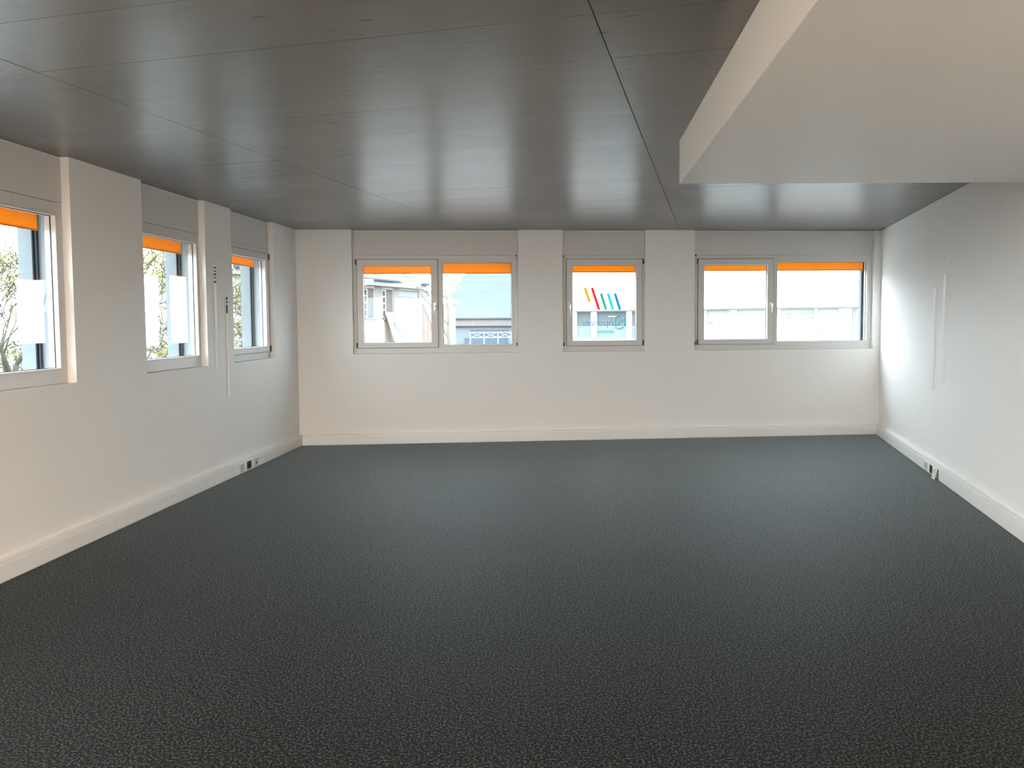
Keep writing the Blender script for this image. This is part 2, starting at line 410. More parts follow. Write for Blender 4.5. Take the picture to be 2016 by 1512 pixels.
wall_back = wall('wall_back', FB, 0, LB, back_w, 'white far wall with three windows of different widths', 0.36, 0.45)
wall_left = wall('wall_left', FL, -sL, 0, [(-b, -a) for a, b in left_w], 'white left wall with deep window niches between piers', 0.0, 0.4)
wall_right = wall('wall_right', FR, 0, sR, [], 'blank white right wall with two thin metal rails')
FBK = frame_of(Vector((D2.x, REAR)), Vector((-1, 0)), Vector((0, -1)))
rear_w = [(0.3, 2.2), (2.4, 4.3)]  # unseen openings added to throw more daylight on the far wall
wall_rear = wall('wall_rear', FBK, 0, D2.x - A2.x, rear_w, 'white wall behind the viewpoint with two tall windows added for light', 0.4, 0.4, SILL=0.15)
for z0, z1, s in ((1.945, 1.995, 3.165), (1.665, 1.70, 3.155), (1.385, 1.392, 3.15), (1.360, 1.366, 3.155)):
    MB().box(s - 0.003, s + 0.003, -0.0008, 0.004, z0, z1).build('wall_mark', 'mark', wall_right, label='small dark vertical scratch in the plaster')

# ------------------------------------------------------------------ windows
def window(name, frame, nx0, nx1, panes, label, box_front=REC, SILL=SILL):
    root = empty(name, frame @ Matrix.Translation((0, 0, 0)))
    tag(root, label, 'window', kind='structure')
    holes = []
    for p in panes:
        if p['kind'] == 'fixed': holes.append((p['g'][0], p['g'][1], p['g'][2], p['g'][3]))
        else: holes.append((p['s'][0] + 0.03, p['s'][1] - 0.03, p['s'][2] + 0.03, p['s'][3] - 0.03))
    e = 0.0008
    MB().holed(nx0 + e, nx1 - e, SILL + e, HEAD - e, holes, REC, REC + 0.075).build('window_frame', 'frame', root, bevel=0.003)
    MB().box(nx0 + e, nx1 - e, box_front - 0.004, box_front + 0.019, HEAD + 0.001, H - 0.012).build('shutter_box', 'box', root, bevel=0.002)
    MB().box(nx0 + e, nx1 - e, box_front + 0.002, box_front + 0.019, H - 0.0115, H - 0.001).build('shadow_strip', 'plaster', root)
    MB().box(nx0 + 0.002, nx1 - 0.002, REC + 0.077, TH + 0.03, SILL - 0.0, SILL + 0.012).build('outer_sill', 'frame', root)
    for p in panes:
        g = p['g']
        if p['kind'] == 'fixed':
            par = root
            bead = MB().holed(g[0] - 0.018, g[1] + 0.018, g[2] - 0.018, g[3] + 0.018, [g], REC - 0.004, REC + 0.004)
            bead.build('glazing_bead', 'frame', root, bevel=0.0015)
        else:
            s = p['s']
            par = MB().holed(s[0], s[1], s[2], s[3], [g], REC - 0.014, REC + 0.062).build('sash', 'frame', root, bevel=0.004)
            MB().holed(s[0] - 0.004, s[1] + 0.004, s[2] - 0.004, s[3] + 0.004, [(s[0] + 0.004, s[1] - 0.004, s[2] + 0.004, s[3] - 0.004)], REC - 0.006, REC + 0.001).build('sash_gasket', 'gasket', root)
            hx = p['handle']; hz = 1.685
            h = MB(); h.box(hx - 0.014, hx + 0.014, REC - 0.024, REC - 0.013, hz - 0.04, hz + 0.03)
            h.tube([(hx, REC - 0.02, hz), (hx, REC - 0.052, hz), (hx, REC - 0.062, hz - 0.012), (hx, REC - 0.064, hz - 0.05), (hx, REC - 0.060, hz - 0.115)], [0.010, 0.010, 0.011, 0.010, 0.007], 10)
            h.build('handle', 'chrome', par, bevel=0.002, smooth=False, label='satin steel lever handle pointing down')
            kx = p['hinge']
            for z0 in (s[2] + 0.0, s[3] - 0.065):
                MB().tube([(kx, REC - 0.016, z0), (kx, REC - 0.016, z0 + 0.065)], 0.008, 10).build('hinge', 'hinge', root)
        MB().box(g[0] - 0.004, g[1] + 0.004, REC + 0.036, REC + 0.048, g[2] - 0.004, g[3] + 0.004).build('pane', 'glass', par)
        MB().holed(g[0] - 0.003, g[1] + 0.003, g[2] - 0.003, g[3] + 0.003, [(g[0] + 0.004, g[1] - 0.004, g[2] + 0.004, g[3] - 0.004)], REC + 0.030, REC + 0.0355).build('pane_seal', 'gasket', par)
    return root
def fixed(a, b, z=1.204): return dict(kind='fixed', g=(a, b, z, 2.206))
def sash(a, b, side):                # side: where the handle sits, seen from inside
    d = dict(kind='sash', s=(a, b, 1.172, 2.248), g=(a + 0.078, b - 0.078, 1.236, 2.172))
    d['handle'] = b - 0.036 if side == 'r' else a + 0.036
    d['hinge'] = a - 0.010 if side == 'r' else b + 0.012
    return d
window('window_1', FB, *back_w[0], [sash(0.711, 1.686, 'r'), fixed(1.750, 2.594)], 'grey double window at the left end of the far wall, tree outside')
window('window_2', FB, *back_w[1], [sash(3.277, 4.232, 'l')], 'grey single window in the middle of the far wall with coloured bars on its glass')
window('window_3', FB, *back_w[2], [sash(4.948, 5.923, 'r'), fixed(5.978, 7.160)], 'grey double window at the right end of the far wall')
lw = [(-b, -a) for a, b in left_w]
window('window_4', FL, *lw[0], [sash(-1.742, -0.745, 'l')], 'grey single window with lever handle, nearest the far left corner')
window('window_5', FL, *lw[1], [fixed(-3.300, -2.380)], 'grey fixed window with white sheets on its glass in the left wall')
window('window_6', FL, *lw[2], [sash(-6.20, -5.25, 'l'), fixed(-5.19, -4.305)], 'grey window cut by the left edge of the picture')
window('added_window_left', FL, *lw[3], [fixed(-8.80, -7.86), fixed(-7.79, -6.91)], 'grey double window in the left wall beside the viewpoint')  # out of view, added to let in more daylight
window('added_window_rear_right', FBK, *rear_w[0], [fixed(0.37, 2.13, 0.23)], 'tall grey window behind the viewpoint, nearer the right wall', SILL=0.15)  # this and the next are added for their light
window('added_window_rear_left', FBK, *rear_w[1], [fixed(2.47, 4.23, 0.23)], 'tall grey window behind the viewpoint, nearer the left wall', SILL=0.15)

# orange outside blinds, each one over its own window
def blind(frame, x0, x1, zb, label):
    root = empty('roller_blind', frame @ Matrix.Translation(((x0 + x1) / 2, 0.205, 0)))
    tag(root, label, 'blind', 'orange roller blinds outside the windows')
    w = (x1 - x0) / 2
    MB().box(-w + 0.045, w - 0.045, -0.002, 0.002, zb, HEAD - 0.002).build('fabric', 'orange', root)
    MB().tube([(-w + 0.045, 0, zb + 0.004), (w - 0.045, 0, zb + 0.004)], 0.006, 8).build('bottom_bar', 'orange', root)
    for s in (-1, 1):
        g = MB(); g.box(s * (w - 0.002), s * (w - 0.022), 0.026, 0.038, SILL + 0.0125, HEAD - 0.002); g.build('guide_rail', 'guide', root)
        g = MB(); g.box(s * (w - 0.002), s * (w - 0.030), 0.048, 0.056, SILL + 0.0125, HEAD - 0.002); g.build('guide_rail', 'guide', root)
    return root
blind(FB, *back_w[0], 2.081, 'orange roller blind half rolled up outside the double window with tree and house')
blind(FB, *back_w[1], 2.090, 'orange roller blind rolled up above the coloured bars of the single far window')
blind(FB, *back_w[2], 2.105, 'orange roller blind rolled up outside the wide window beside the right wall')
blind(FL, *lw[0], 2.103, 'orange roller blind of the left wall window that has a dark handle')
blind(FL, *lw[1], 2.116, 'orange roller blind above the white sheets on the left wall window')
blind(FL, *lw[2], 2.113, 'orange roller blind of the window cut by the left picture edge')

# crank rods in the niches
def crank(frame, x, ztop, zbot, side, label):
    root = empty('crank_rod', frame @ Matrix.Translation((x, 0.028, 0)))
    tag(root, label, 'crank rod', 'thin blind crank rods beside the windows')
    MB().tube([(0, 0, ztop), (0, 0, zbot)], 0.0048, 8).build('rod', 'rod', root, smooth=True)
    k = MB(); k.box(-0.010, 0.010, -0.012, 0.030, ztop - 0.02, ztop + 0.035); k.build('bracket', 'rod', root, bevel=0.002)
    MB().box(-0.007, 0.007, -0.013, 0.004, ztop - 0.035, ztop - 0.018).build('joint', 'gasket', root)
    MB().tube([(0, 0, zbot + 0.40), (0, -0.004, zbot + 0.43)], 0.009, 8).build('clip', 'rod', root)
    MB().tube([(0, 0, zbot + 0.02), (0, 0, zbot - 0.02)], 0.0075, 8).build('handle_end', 'hinge', root)
    return root
crank(FB, 2.654, 2.315, 1.20, 1, 'thin crank rod at the right side of the double window with the tree')
crank(FB, 3.240, 2.305, 1.19, -1, 'thin crank rod at the left side of the single far window')
crank(FB, 4.906, 2.315, 1.19, -1, 'thin crank rod at the left side of the wide window by the right wall')
crank(FL, -1.757, 2.315, 1.20, -1, 'thin crank rod beside the dark-handled window of the left wall')
crank(FL, -3.338, 2.315, 1.20, -1, 'thin crank rod mostly hidden behind the wide pier of the left wall')

# frosted sheets and lettering stuck on the panes
def sheet(frame, x0, x1, z0, z1, label):
    o = MB().box(x0, x1, 0.0, 0.0012, z0, z1).build('window_film', 'film'); o.matrix_world = frame @ Matrix.Translation((0, REC + 0.0485, 0))
    tag(o, label, 'window film', 'white sheets on the left wall panes'); return o
sheet(FL, -3.20, -2.965, 1.31, 1.885, 'white sheet on the left half of the pane with two sheets')
sheet(FL, -2.765, -2.475, 1.32, 1.905, 'white sheet on the right half of the pane with two sheets')
sheet(FL, -4.62, -4.375, 1.372, 1.775, 'white sheet on the pane cut by the left picture edge')
YD = REC + 0.0485
lg = empty('window_emblem', FB @ Matrix.Translation((3.74, YD, 1.63)))
tag(lg, 'emblem of five slanted coloured bars on the single far window', 'emblem')
bars = [('yellow', 3.521, 1.886, 3.576, 1.727), ('red', 3.611, 1.885, 3.694, 1.631), ('green', 3.725, 1.815, 3.782, 1.631), ('cyan', 3.812, 1.815, 3.871, 1.630), ('blue', 3.901, 1.814, 3.961, 1.629)]
for nm, xa, za, xb, zb in bars:
    a, b2 = Vector((xa - 3.74, za - 1.63)), Vector((xb - 3.74, zb - 1.63)); d = (b2 - a).normalized(); n = Vector((-d.y, d.x)); r = 0.0185
    a = a + d * 0.004; b2 = b2 - d * 0.004
    poly = []
    for k in range(9): t = math.pi * k / 8; poly.append(b2 + n * (r * math.cos(t)) + d * (r * math.sin(t)))
    for k in range(9): t = math.pi * k / 8; poly.append(a - n * (r * math.cos(t)) - d * (r * math.sin(t)))
    n_ = len(poly)
    mb = MB().add([(p.x, 0, p.y) for p in poly] + [(p.x, 0.0012, p.y) for p in poly], [tuple(range(n_)), tuple(range(2 * n_ - 1, n_ - 1, -1))] + [(i, n_ + i, n_ + (i + 1) % n_, (i + 1) % n_) for i in range(n_)])
    mb.build('slanted_bar', 'decal_' + nm, lg, label=nm + ' slanted bar with round ends')
def text_mesh(name, body, width, material, mirror, thick=0.0012, weight=0.0):
    cu = bpy.data.curves.new(name, 'FONT'); cu.body = body; cu.size = 1; cu.extrude = 0.0; cu.offset = weight; cu.resolution_u = 4
    tmp = bpy.data.objects.new(name, cu); COL.objects.link(tmp)
    bpy.context.view_layer.update()
    dg = bpy.context.evaluated_depsgraph_get(); me = bpy.data.meshes.new_from_object(tmp.evaluated_get(dg))
    bpy.data.objects.remove(tmp)
    xs = [v.co.x for v in me.vertices]; k = width / (max(xs) - min(xs)); x0 = min(xs)
    for v in me.vertices:
        x = (v.co.x - x0) * k; z = v.co.y * k
        v.co = (width - x if mirror else x, 0, z)
    bm = bmesh.new(); bm.from_mesh(me)
    r = bmesh.ops.extrude_face_region(bm, geom=bm.faces[:])
    for v in [g for g in r['geom'] if isinstance(g, bmesh.types.BMVert)]: v.co.y += thick
    bmesh.ops.recalc_face_normals(bm, faces=bm.faces[:])
    bm.to_mesh(me); bm.free(); me.materials.clear(); me.materials.append(M[material])
    o = bpy.data.objects.new(name, me); COL.objects.link(o); return o
tx = text_mesh('window_lettering', 'Manpower', 0.560, 'decal_text', True, weight=-0.012)
tx.matrix_world = FB @ Matrix.Translation((3.470, YD, 1.416))
tag(tx, 'thin blue lettering seen from behind, under the coloured bars', 'lettering')

# ------------------------------------------------------------------ perimeter trunking
TD, THt = 0.040, 0.132
IN = inset(OUT, TD); IN2 = inset(OUT, TD + 0.005)
def trunking(name, i, j, joints, label):
    p0, p1 = OUT[i], OUT[j]; q0, q1 = IN[i], IN[j]; r0, r1 = IN2[i], IN2[j]
    o = MB().prism([tuple(p0), tuple(p1), tuple(q1), tuple(q0)], 0.0, THt).build(name, 'trunk', bevel=0.004)
    tag(o, label, 'trunking', kind='structure')
    L = (p1 - p0).length; js = [0.0] + joints + [1.0]
    for a, b2 in zip(js[:-1], js[1:]):
        ga = 0.0 if a == 0 else 0.0012 / L; gb = 0.0 if b2 == 1 else 0.0012 / L
        A_, B_ = q0.lerp(q1, a + ga), q0.lerp(q1, b2 - gb); C_, D_ = r0.lerp(r1, b2 - gb), r0.lerp(r1, a + ga)
        MB().prism([tuple(A_), tuple(B_), tuple(C_), tuple(D_)], 0.006, 0.106).build('cover', 'trunk', o, bevel=0.002)
    return o
trunking('baseboard_left', 0, 1, [0.14, 0.29, 0.43, 0.575, 0.72, 0.862], 'white cable trunking along the foot of the left wall')
trunking('baseboard_back', 1, 2, [0.275, 0.505, 0.78], 'white cable trunking along the foot of the far wall')
trunking('baseboard_right', 2, 3, [0.203, 0.34, 0.48, 0.62, 0.76, 0.9], 'white cable trunking along the foot of the right wall')

def socket(frame, xc, kind, label, holes='three'):
    root = empty('wall_socket', frame @ Matrix.Translation((xc, -TD - 0.005, 0.012)))
    tag(root, label, 'socket', 'sockets in the floor trunking')
    mt = 'socket_black' if kind == 'black' else 'socket_white'
    w = 0.055
    if kind == 'black':
        MB().holed(-w - 0.008, w + 0.008, 0.0, 0.094, [(-w, w, 0.008, 0.086)], -0.006, 0.0).build('plate_frame', 'socket_white', root, bevel=0.0015)
        MB().box(-w, w, -0.004, 0.0, 0.008, 0.086).build('faceplate', mt, root, bevel=0.001)
        for x in (-0.02, 0.02): MB().box(x - 0.012, x + 0.012, -0.0055, -0.0035, 0.03, 0.064).build('insert', 'gasket', root)
    else:
        MB().box(-w, w, -0.006, 0.0, 0.0, 0.090).build('faceplate', mt, root, bevel=0.002)
        MB().holed(-0.030, 0.022, 0.012, 0.078, [(-0.026, 0.018, 0.016, 0.074)], -0.0072, -0.005).build('outline', 'socket_hole', root)
        if holes == 'three':
            for x, z in ((-0.012, 0.055), (-0.012, 0.035), (0.004, 0.045)): MB().tube([(x, -0.0075, z), (x, -0.004, z)], 0.0045, 10).build('contact_hole', 'dark', root)
        else:
            MB().box(-0.014, 0.010, -0.0075, -0.004, 0.03, 0.05).build('jack_opening', 'dark', root)
    return root
socket(FL, -1.775, 'white', 'white power socket, nearest the viewer of three in the left trunking')
socket(FL, -1.605, 'black', 'black socket between two white ones in the left trunking')
socket(FL, -1.430, 'white', 'white data socket, farthest of three in the left trunking', 'jack')
socket(FR, 2.630, 'white', 'white power socket, farthest of the group in the right trunking')
socket(FR, 2.812, 'black', 'black socket in the right trunking')
fp = empty('socket_flap', FR @ Matrix.Translation((2.985, -TD - 0.005, 0.0))); tag(fp, 'white socket faceplate hanging loose from the right trunking', 'socket')
fpm = MB().slab([(-0.048, -0.030, 0.002), (0.048, -0.030, 0.002), (0.048, -0.008, 0.106), (-0.048, -0.008, 0.106)], 0.007).build('faceplate', 'socket_white', fp, bevel=0.002)
MB().holed(-0.024, 0.024, -0.016, 0.016, [(-0.020, 0.020, -0.012, 0.012)], -0.001, 0.001).build('outline', 'socket_hole', fpm)
k = [o for o in fpm.children][0]; k.location = (0, -0.0150, 0.074); k.rotation_euler = (-math.atan2(0.022, 0.104), 0, 0)
MB().box(0.052, 0.075, -0.0015, 0.0, 0.006, 0.100).build('open_cavity', 'dark', fp)

# ------------------------------------------------------------------ slim wall rails
def rail(frame, x, z0, z1, label, slots=None):
    root = empty('wall_rail', frame @ Matrix.Translation((x, 0, z0)))
    tag(root, label, 'wall rail', 'slim metal rails on the walls')
    L = z1 - z0
    c = MB(); c.box(-0.011, 0.011, -0.003, 0.0, 0, L); c.box(-0.011, -0.008, -0.014, -0.003, 0, L); c.box(0.008, 0.011, -0.014, -0.003, 0, L)
    c.build('channel', 'rail', root)
    MB().box(-0.008, 0.008, -0.0045, -0.003, 0.0, L).build('inner_strip', 'rail', root)
    for a, b2 in (slots or []): MB().box(-0.0115, 0.0085, -0.0150, -0.0045, a - z0, b2 - z0).build('slot', 'rail_dark', root)
    return root
rail(FL, -2.16, 1.06, 2.025, 'slim rail with dark slots at its top, left of the left wall pair', [(1.862, 1.884), (1.905, 1.918), (1.932, 1.952), (1.966, 1.980), (1.995, 2.012)])
rail(FL, -1.925, 0.785, 1.757, 'slim rail set lower with a dark upper part, right of the left wall pair', [(1.585, 1.668), (1.680, 1.702), (1.712, 1.742)])
rail(FR, 2.65, 0.797, 1.780, 'slim white rail on the right wall, lower one nearer the far corner')
rail(FR, 2.98, 0.900, 1.884, 'slim white rail on the right wall, higher one nearer the viewer')

# ------------------------------------------------------------------ unseen warm lamps added behind the viewpoint to brighten the walls
def added_fill_lamp(x, y, power, label):
    root = empty('added_fill_lamp', Matrix.Translation((x, y, 2.33 if x > 0.3 else H))); tag(root, label, 'lamp', 'unseen fill lamps added behind the viewpoint')
    zt = 0
    seg = 32
    MB().prism([(0.42 * math.cos(2 * math.pi * k / seg), 0.42 * math.sin(2 * math.pi * k / seg)) for k in range(seg)], -0.05, -0.001).build('housing', 'rod', root)
    em = bpy.data.materials.get('fill_lamp_diffuser')
    if em is None:
        em = bpy.data.materials.new('fill_lamp_diffuser'); em.use_nodes = True; em.node_tree.nodes.clear()
        o_ = em.node_tree.nodes.new('ShaderNodeOutputMaterial'); e_ = em.node_tree.nodes.new('ShaderNodeEmission')
        e_.inputs['Color'].default_value = (1, 0.69, 0.43, 1); e_.inputs['Strength'].default_value = power
        em.node_tree.links.new(e_.outputs[0], o_.inputs['Surface'])
    MB().prism([(0.40 * math.cos(2 * math.pi * k / seg), 0.40 * math.sin(2 * math.pi * k / seg)) for k in range(seg)], -0.075, -0.05).build('diffuser', em, root)
LP = 145.0
added_fill_lamp(-2.2, -0.9, LP, 'unseen round fill lamp added behind the viewpoint, nearest the left windows')
added_fill_lamp(-0.7, -1.4, LP, 'unseen round fill lamp added behind the viewpoint, beside the soffit')
added_fill_lamp(-2.4, -2.9, LP, 'unseen round fill lamp added behind the viewpoint, left one by the rear windows')
added_fill_lamp(-0.9, -3.3, LP, 'unseen round fill lamp added behind the viewpoint, right one by the rear windows')

# ------------------------------------------------------------------ outside
GZ = -0.8
gr = MB().prism([(-90, -40), (90, -40), (90, 120), (-90, 120)], GZ - 0.3, GZ).build('ground', 'ground'); tag(gr, 'pale paved ground outside the windows', 'ground', kind='structure')
def sc(z, k): return EYE + (z - EYE) * k

# house with garage
K = 1.4
h0, h1 = Vector((-4.63, 24.95)) * K, Vector((-3.32, 28.83)) * K
dh = (h1 - h0).normalized(); nh = Vector((-dh.y, dh.x))      # nh points away from our building (to the left/back)
house = empty('garage_house', frame_of(h0, dh, nh)); tag(house, 'low pale house with tiled roof and garage, left of the bare tree', 'house')
E_ = sc(2.64, K)
wins = [(0.0, 0.62), (1.20, 1.93)]
wz = (sc(1.62, K), sc(2.55, K))
MB().holed(-9, 4.15 * K, GZ, E_, [(a * K, b * K, *wz) for a, b in wins] + [(2.42 * K, 4.0 * K, GZ, sc(2.56, K)), (-2.6, -1.7, *wz), (-5.2, -4.3, *wz)], 0, 0.22).build('wall', 'house_wall', house)
MB().box(-9, 4.15 * K, 0.25, 6, GZ, E_ - 0.02).build('rear_volume', 'house_wall', house)
MB().box(0.66 * K, 1.17 * K, -0.015, -0.001, sc(1.3, K), E_ - 0.01).build('render_pier', 'house_pier', house)
MB().box(1.95 * K, 2.40 * K, -0.015, -0.001, GZ, E_ - 0.01).build('render_pier', 'house_pier', house)
for a, b2 in [(a * K, b * K) for a, b in wins] + [(-2.6, -1.7), (-5.2, -4.3)]:
    mid = a + (b2 - a) * 0.38
    f = MB().holed(a + 0.01, mid, wz[0] + 0.02, wz[1] - 0.02, [(a + 0.06, mid - 0.06, wz[0] + 0.08 + k * 0.305, wz[0] + 0.32 + k * 0.305) for k in range(4)], 0.03, 0.07).build('casement', 'board', house)
    MB().box(a + 0.05, mid - 0.05, 0.075, 0.085, wz[0] + 0.05, wz[1] - 0.05).build('pane', 'house_pane', f)
    MB().box(mid + 0.03, b2 - 0.01, 0.06, 0.10, wz[0] + 0.02, wz[1] - 0.02).build('shutter', 'shutter', house)
    MB().box(a - 0.1, b2 + 0.12, -0.10, 0.02, wz[0] - 0.09, wz[0]).build('window_sill', 'sill', house)
for k in range(9):
    z1_ = sc(2.56, K) - 0.02 - k * 0.30
    MB().box(2.44 * K, 3.98 * K, 0.06, 0.10, z1_ - 0.285, z1_).build('garage_panel', 'garage', house, bevel=0.006)
MB().box(-9.3, 4.10 * K, -0.36, 0.1, E_, E_ + 0.22).build('fascia', 'house_white', house)
MB().tube([(-9.3, -0.44, E_ + 0.26), (4.12 * K, -0.44, E_ + 0.26)], 0.085, 10).build('gutter', 'gutter', house)
rf = MB()
for k in range(12):
    y0, y1 = -0.42 + k * 0.33, -0.42 + (k + 1) * 0.33 + 0.03
    z0, z1_ = E_ + 0.30 + k * 0.17, E_ + 0.30 + (k + 1) * 0.17
    rf.slab([(-9.4, y0, z0 + 0.03), (4.25 * K, y0, z0 + 0.03), (4.25 * K, y1, z1_), (-9.4, y1, z1_)], 0.03)
    for q in range(45):
        xq = -9.3 + q * 0.34
        if k < 2 and xq < 4.2 * K: rf.tube([(xq, y0 - 0.005, z0 + 0.03), (xq, y1, z1_)], 0.06, 6)
rf.build('roof', 'tile', house)
# leaning placard with green print
pc = empty('leaning_placard', frame_of(h0, dh, nh) @ Matrix.Translation((1.62 * K, -0.25, 0))); tag(pc, 'white placard with green print leaning on the house below a window', 'placard')
zt, zb2 = sc(1.80, K), sc(0.80, K)
pm = MB().slab([(-0.36, -0.45, zb2 - 0.6), (0.62, -0.45, zb2 - 0.6), (0.50, 0.14, zt), (-0.52, 0.14, zt)], 0.03).build('board', 'board', pc)
def onb(u, v): return (-0.48 + u * 0.96 + (1 - v) * 0.14, -0.475 + (v) * 0.59, (zb2 - 0.6) + v * (zt - zb2 + 0.6))
for (u0, v0, u1, v1, mtl) in ((0.42, 0.58, 0.60, 0.76, 'board_green'), (0.66, 0.38, 0.82, 0.64, 'board_green'), (0.44, 0.80, 0.54, 0.84, 'board_green'), (0.64, 0.84, 0.72, 0.90, 'board_green'), (0.70, 0.66, 0.78, 0.84, 'board_ochre'), (0.52, 0.40, 0.60, 0.56, 'board_ochre')):
    MB().slab([onb(u0, v0), onb(u1, v0), onb(u1, v1), onb(u0, v1)], 0.004).build('printed_patch', mtl, pm)
# salmon boarded shed with a white brace at the end of the house
shed = empty('boarded_shed', Matrix.Translation((-5.0, 43.5, 0))); tag(shed, 'salmon boarded shed with white brace beside the pale house', 'shed')
for k in range(14): MB().box(-1.6 + k * 0.22, -1.6 + k * 0.22 + 0.205, 0, 0.05, GZ, 2.45).build('board', 'salmon', shed)
MB().slab([(-0.55, -0.1, 4.0), (0.10, -0.1, 4.0), (1.35, -0.1, 0.6), (0.95, -0.1, 0.6)][::-1], 0.12).build('brace', 'board', shed)
MB().box(-1.7, 1.7, 0.06, 3, GZ, 2.4).build('volume', 'house_wall', shed)
MB().slab([(-1.9, -0.4, 4.25), (2.0, -0.4, 2.55), (2.0, 3.0, 2.55), (-1.9, 3.0, 4.25)], 0.12).build('roof', 'house_wall', shed)

# long slate-roofed building
K2 = 60 / 34.0; YS = 60.0
sl = empty('slate_roofed_building', Matrix.Translation((0, YS, 0))); tag(sl, 'building with big blue-grey slate roof behind the bare tree', 'building')
ez = sc(1.585, K2); xl, xr2 = -5.6, 2.1
bt = sc(1.27, K2)
MB().box(xl + 0.4, xr2 - 0.3, 0.5, 9, GZ, bt).build('facade', 'blue_wall', sl)
MB().box(-3.2, -0.2, 0.44, 0.52, sc(0.78, K2) + 0.03, sc(1.10, K2)).build('window_band', 'blue_glass', sl)
MB().box(-3.6, -0.3, 0.40, 0.52, sc(0.35, K2), sc(0.74, K2)).build('window_band', 'blue_glass', sl)
for k in range(26):
    x = xl + 0.2 + k * 0.285
    MB().box(x, x + 0.27, 0.15, 0.22, bt, ez - 0.05).build('fascia_panel', 'clad', sl)
MB().box(xl + 0.2, xr2, 0.23, 0.27, bt, ez - 0.05).build('fascia_backing', 'rail_white', sl)
MB().tube([(xl, 0.05, ez), (xr2, 0.05, ez)], 0.085, 10).build('gutter', 'gutter', sl)
MB().tube([(xl, 0.35, bt - 0.06), (xr2, 0.35, bt - 0.06)], 0.06, 8).build('lower_gutter', 'gutter', sl)
rh = 5.6; rd = 5.0
pts = [(xl - 0.1, 0, ez + 0.05), (xr2 + 0.1, 0, ez + 0.05), (xr2 - 1.6, rd, ez + rh), (xl + 3.0, rd, ez + rh)]
ro = MB().slab(pts, 0.12).build('roof', 'slate', sl)
uv = ro.data.uv_layers.new(name='uv')
for lp in ro.data.loops:
    v = ro.data.vertices[lp.vertex_index].co; uv.data[lp.index].uv = (v.x, v.z * 1.35)
MB().slab([(xl - 0.1, 0, ez + 0.05), (xl + 3.0, rd, ez + rh), (xl + 3.0, 9.2, ez + rh), (xl - 0.1, 9.2, ez + 0.05)][::1], 0.12).build('hip', 'slate', sl)
# white braced railing in front of it
rl = empty('white_railing', Matrix.Translation((0, 57.0, 0))); tag(rl, 'white railing with crossed braces before the slate-roofed building', 'railing')
k57 = 57 / 34.0
za, zc = sc(0.99, k57), sc(0.77, k57)
for z in (za, zc): MB().box(-3.0, 0.05, -0.03, 0.03, z - 0.03, z + 0.03).build('rail', 'rail_white', rl)
for x in (-3.0, -2.0, -1.0, -0.02):
    MB().box(x - 0.04, x + 0.04, -0.04, 0.04, GZ, za + 0.03).build('post', 'rail_white', rl)
for x in (-2.96, -1.96, -0.96):
    MB().tube([(x, 0, zc), (x + 0.9, 0, za)], 0.022, 6).build('brace', 'rail_white', rl); MB().tube([(x, 0, za), (x + 0.9, 0, zc)], 0.022, 6).build('brace', 'rail_white', rl)

# white shop building opposite
K3 = 2.4
f0, f1 = Vector((1.74, 22)) * K3, Vector((7, 19)) * K3
df = (f1 - f0).normalized(); nf = Vector((-df.y, df.x))
shop = empty('shop_building', frame_of(f0, df, nf)); tag(shop, 'white flat-roofed shop building opposite with large grey panes', 'building')
top = sc(1.745, K3); pz0, pz1 = sc(0.98, K3), sc(1.715, K3)
openings = [(0.08, 0.50), (0.68, 1.54), (1.70, 2.5), (2.75, 3.55), (3.72, 4.30), (4.5, 5.3), (5.55, 6.30), (6.40, 6.85), (7.15, 7.9), (8.1, 9.0), (9.3, 10.4)]
MB().holed(-0.02 * K3, 11 * K3, GZ, top, [(a * K3, b * K3, pz0, pz1) for a, b in openings], 0, 0.3).build('facade', 'shop_wall', shop)
MB().box(-0.02 * K3, 11 * K3, 0.32, 9, GZ, top - 0.02).build('rear_volume', 'shop_wall', shop)
MB().box(-0.06 * K3, 11 * K3, -0.35, 9.1, top, top + 0.07).build('flat_roof', 'shop_wall', shop)
for i, (a, b2) in enumerate(openings):
    pale = i >= 3
    zm = sc(1.31, K3)
    MB().box(a * K3, b2 * K3, 0.10, 0.14, zm, pz1).build('upper_pane', 'shop_pale' if pale else 'shop_pane', shop)
    MB().box(a * K3, b2 * K3, 0.09, 0.14, pz0, zm - 0.03).build('lower_pane', 'shop_pale' if pale else 'shop_low', shop)
    MB().box(a * K3, b2 * K3, 0.06, 0.16, zm - 0.03, zm).build('transom', 'shop_wall', shop)
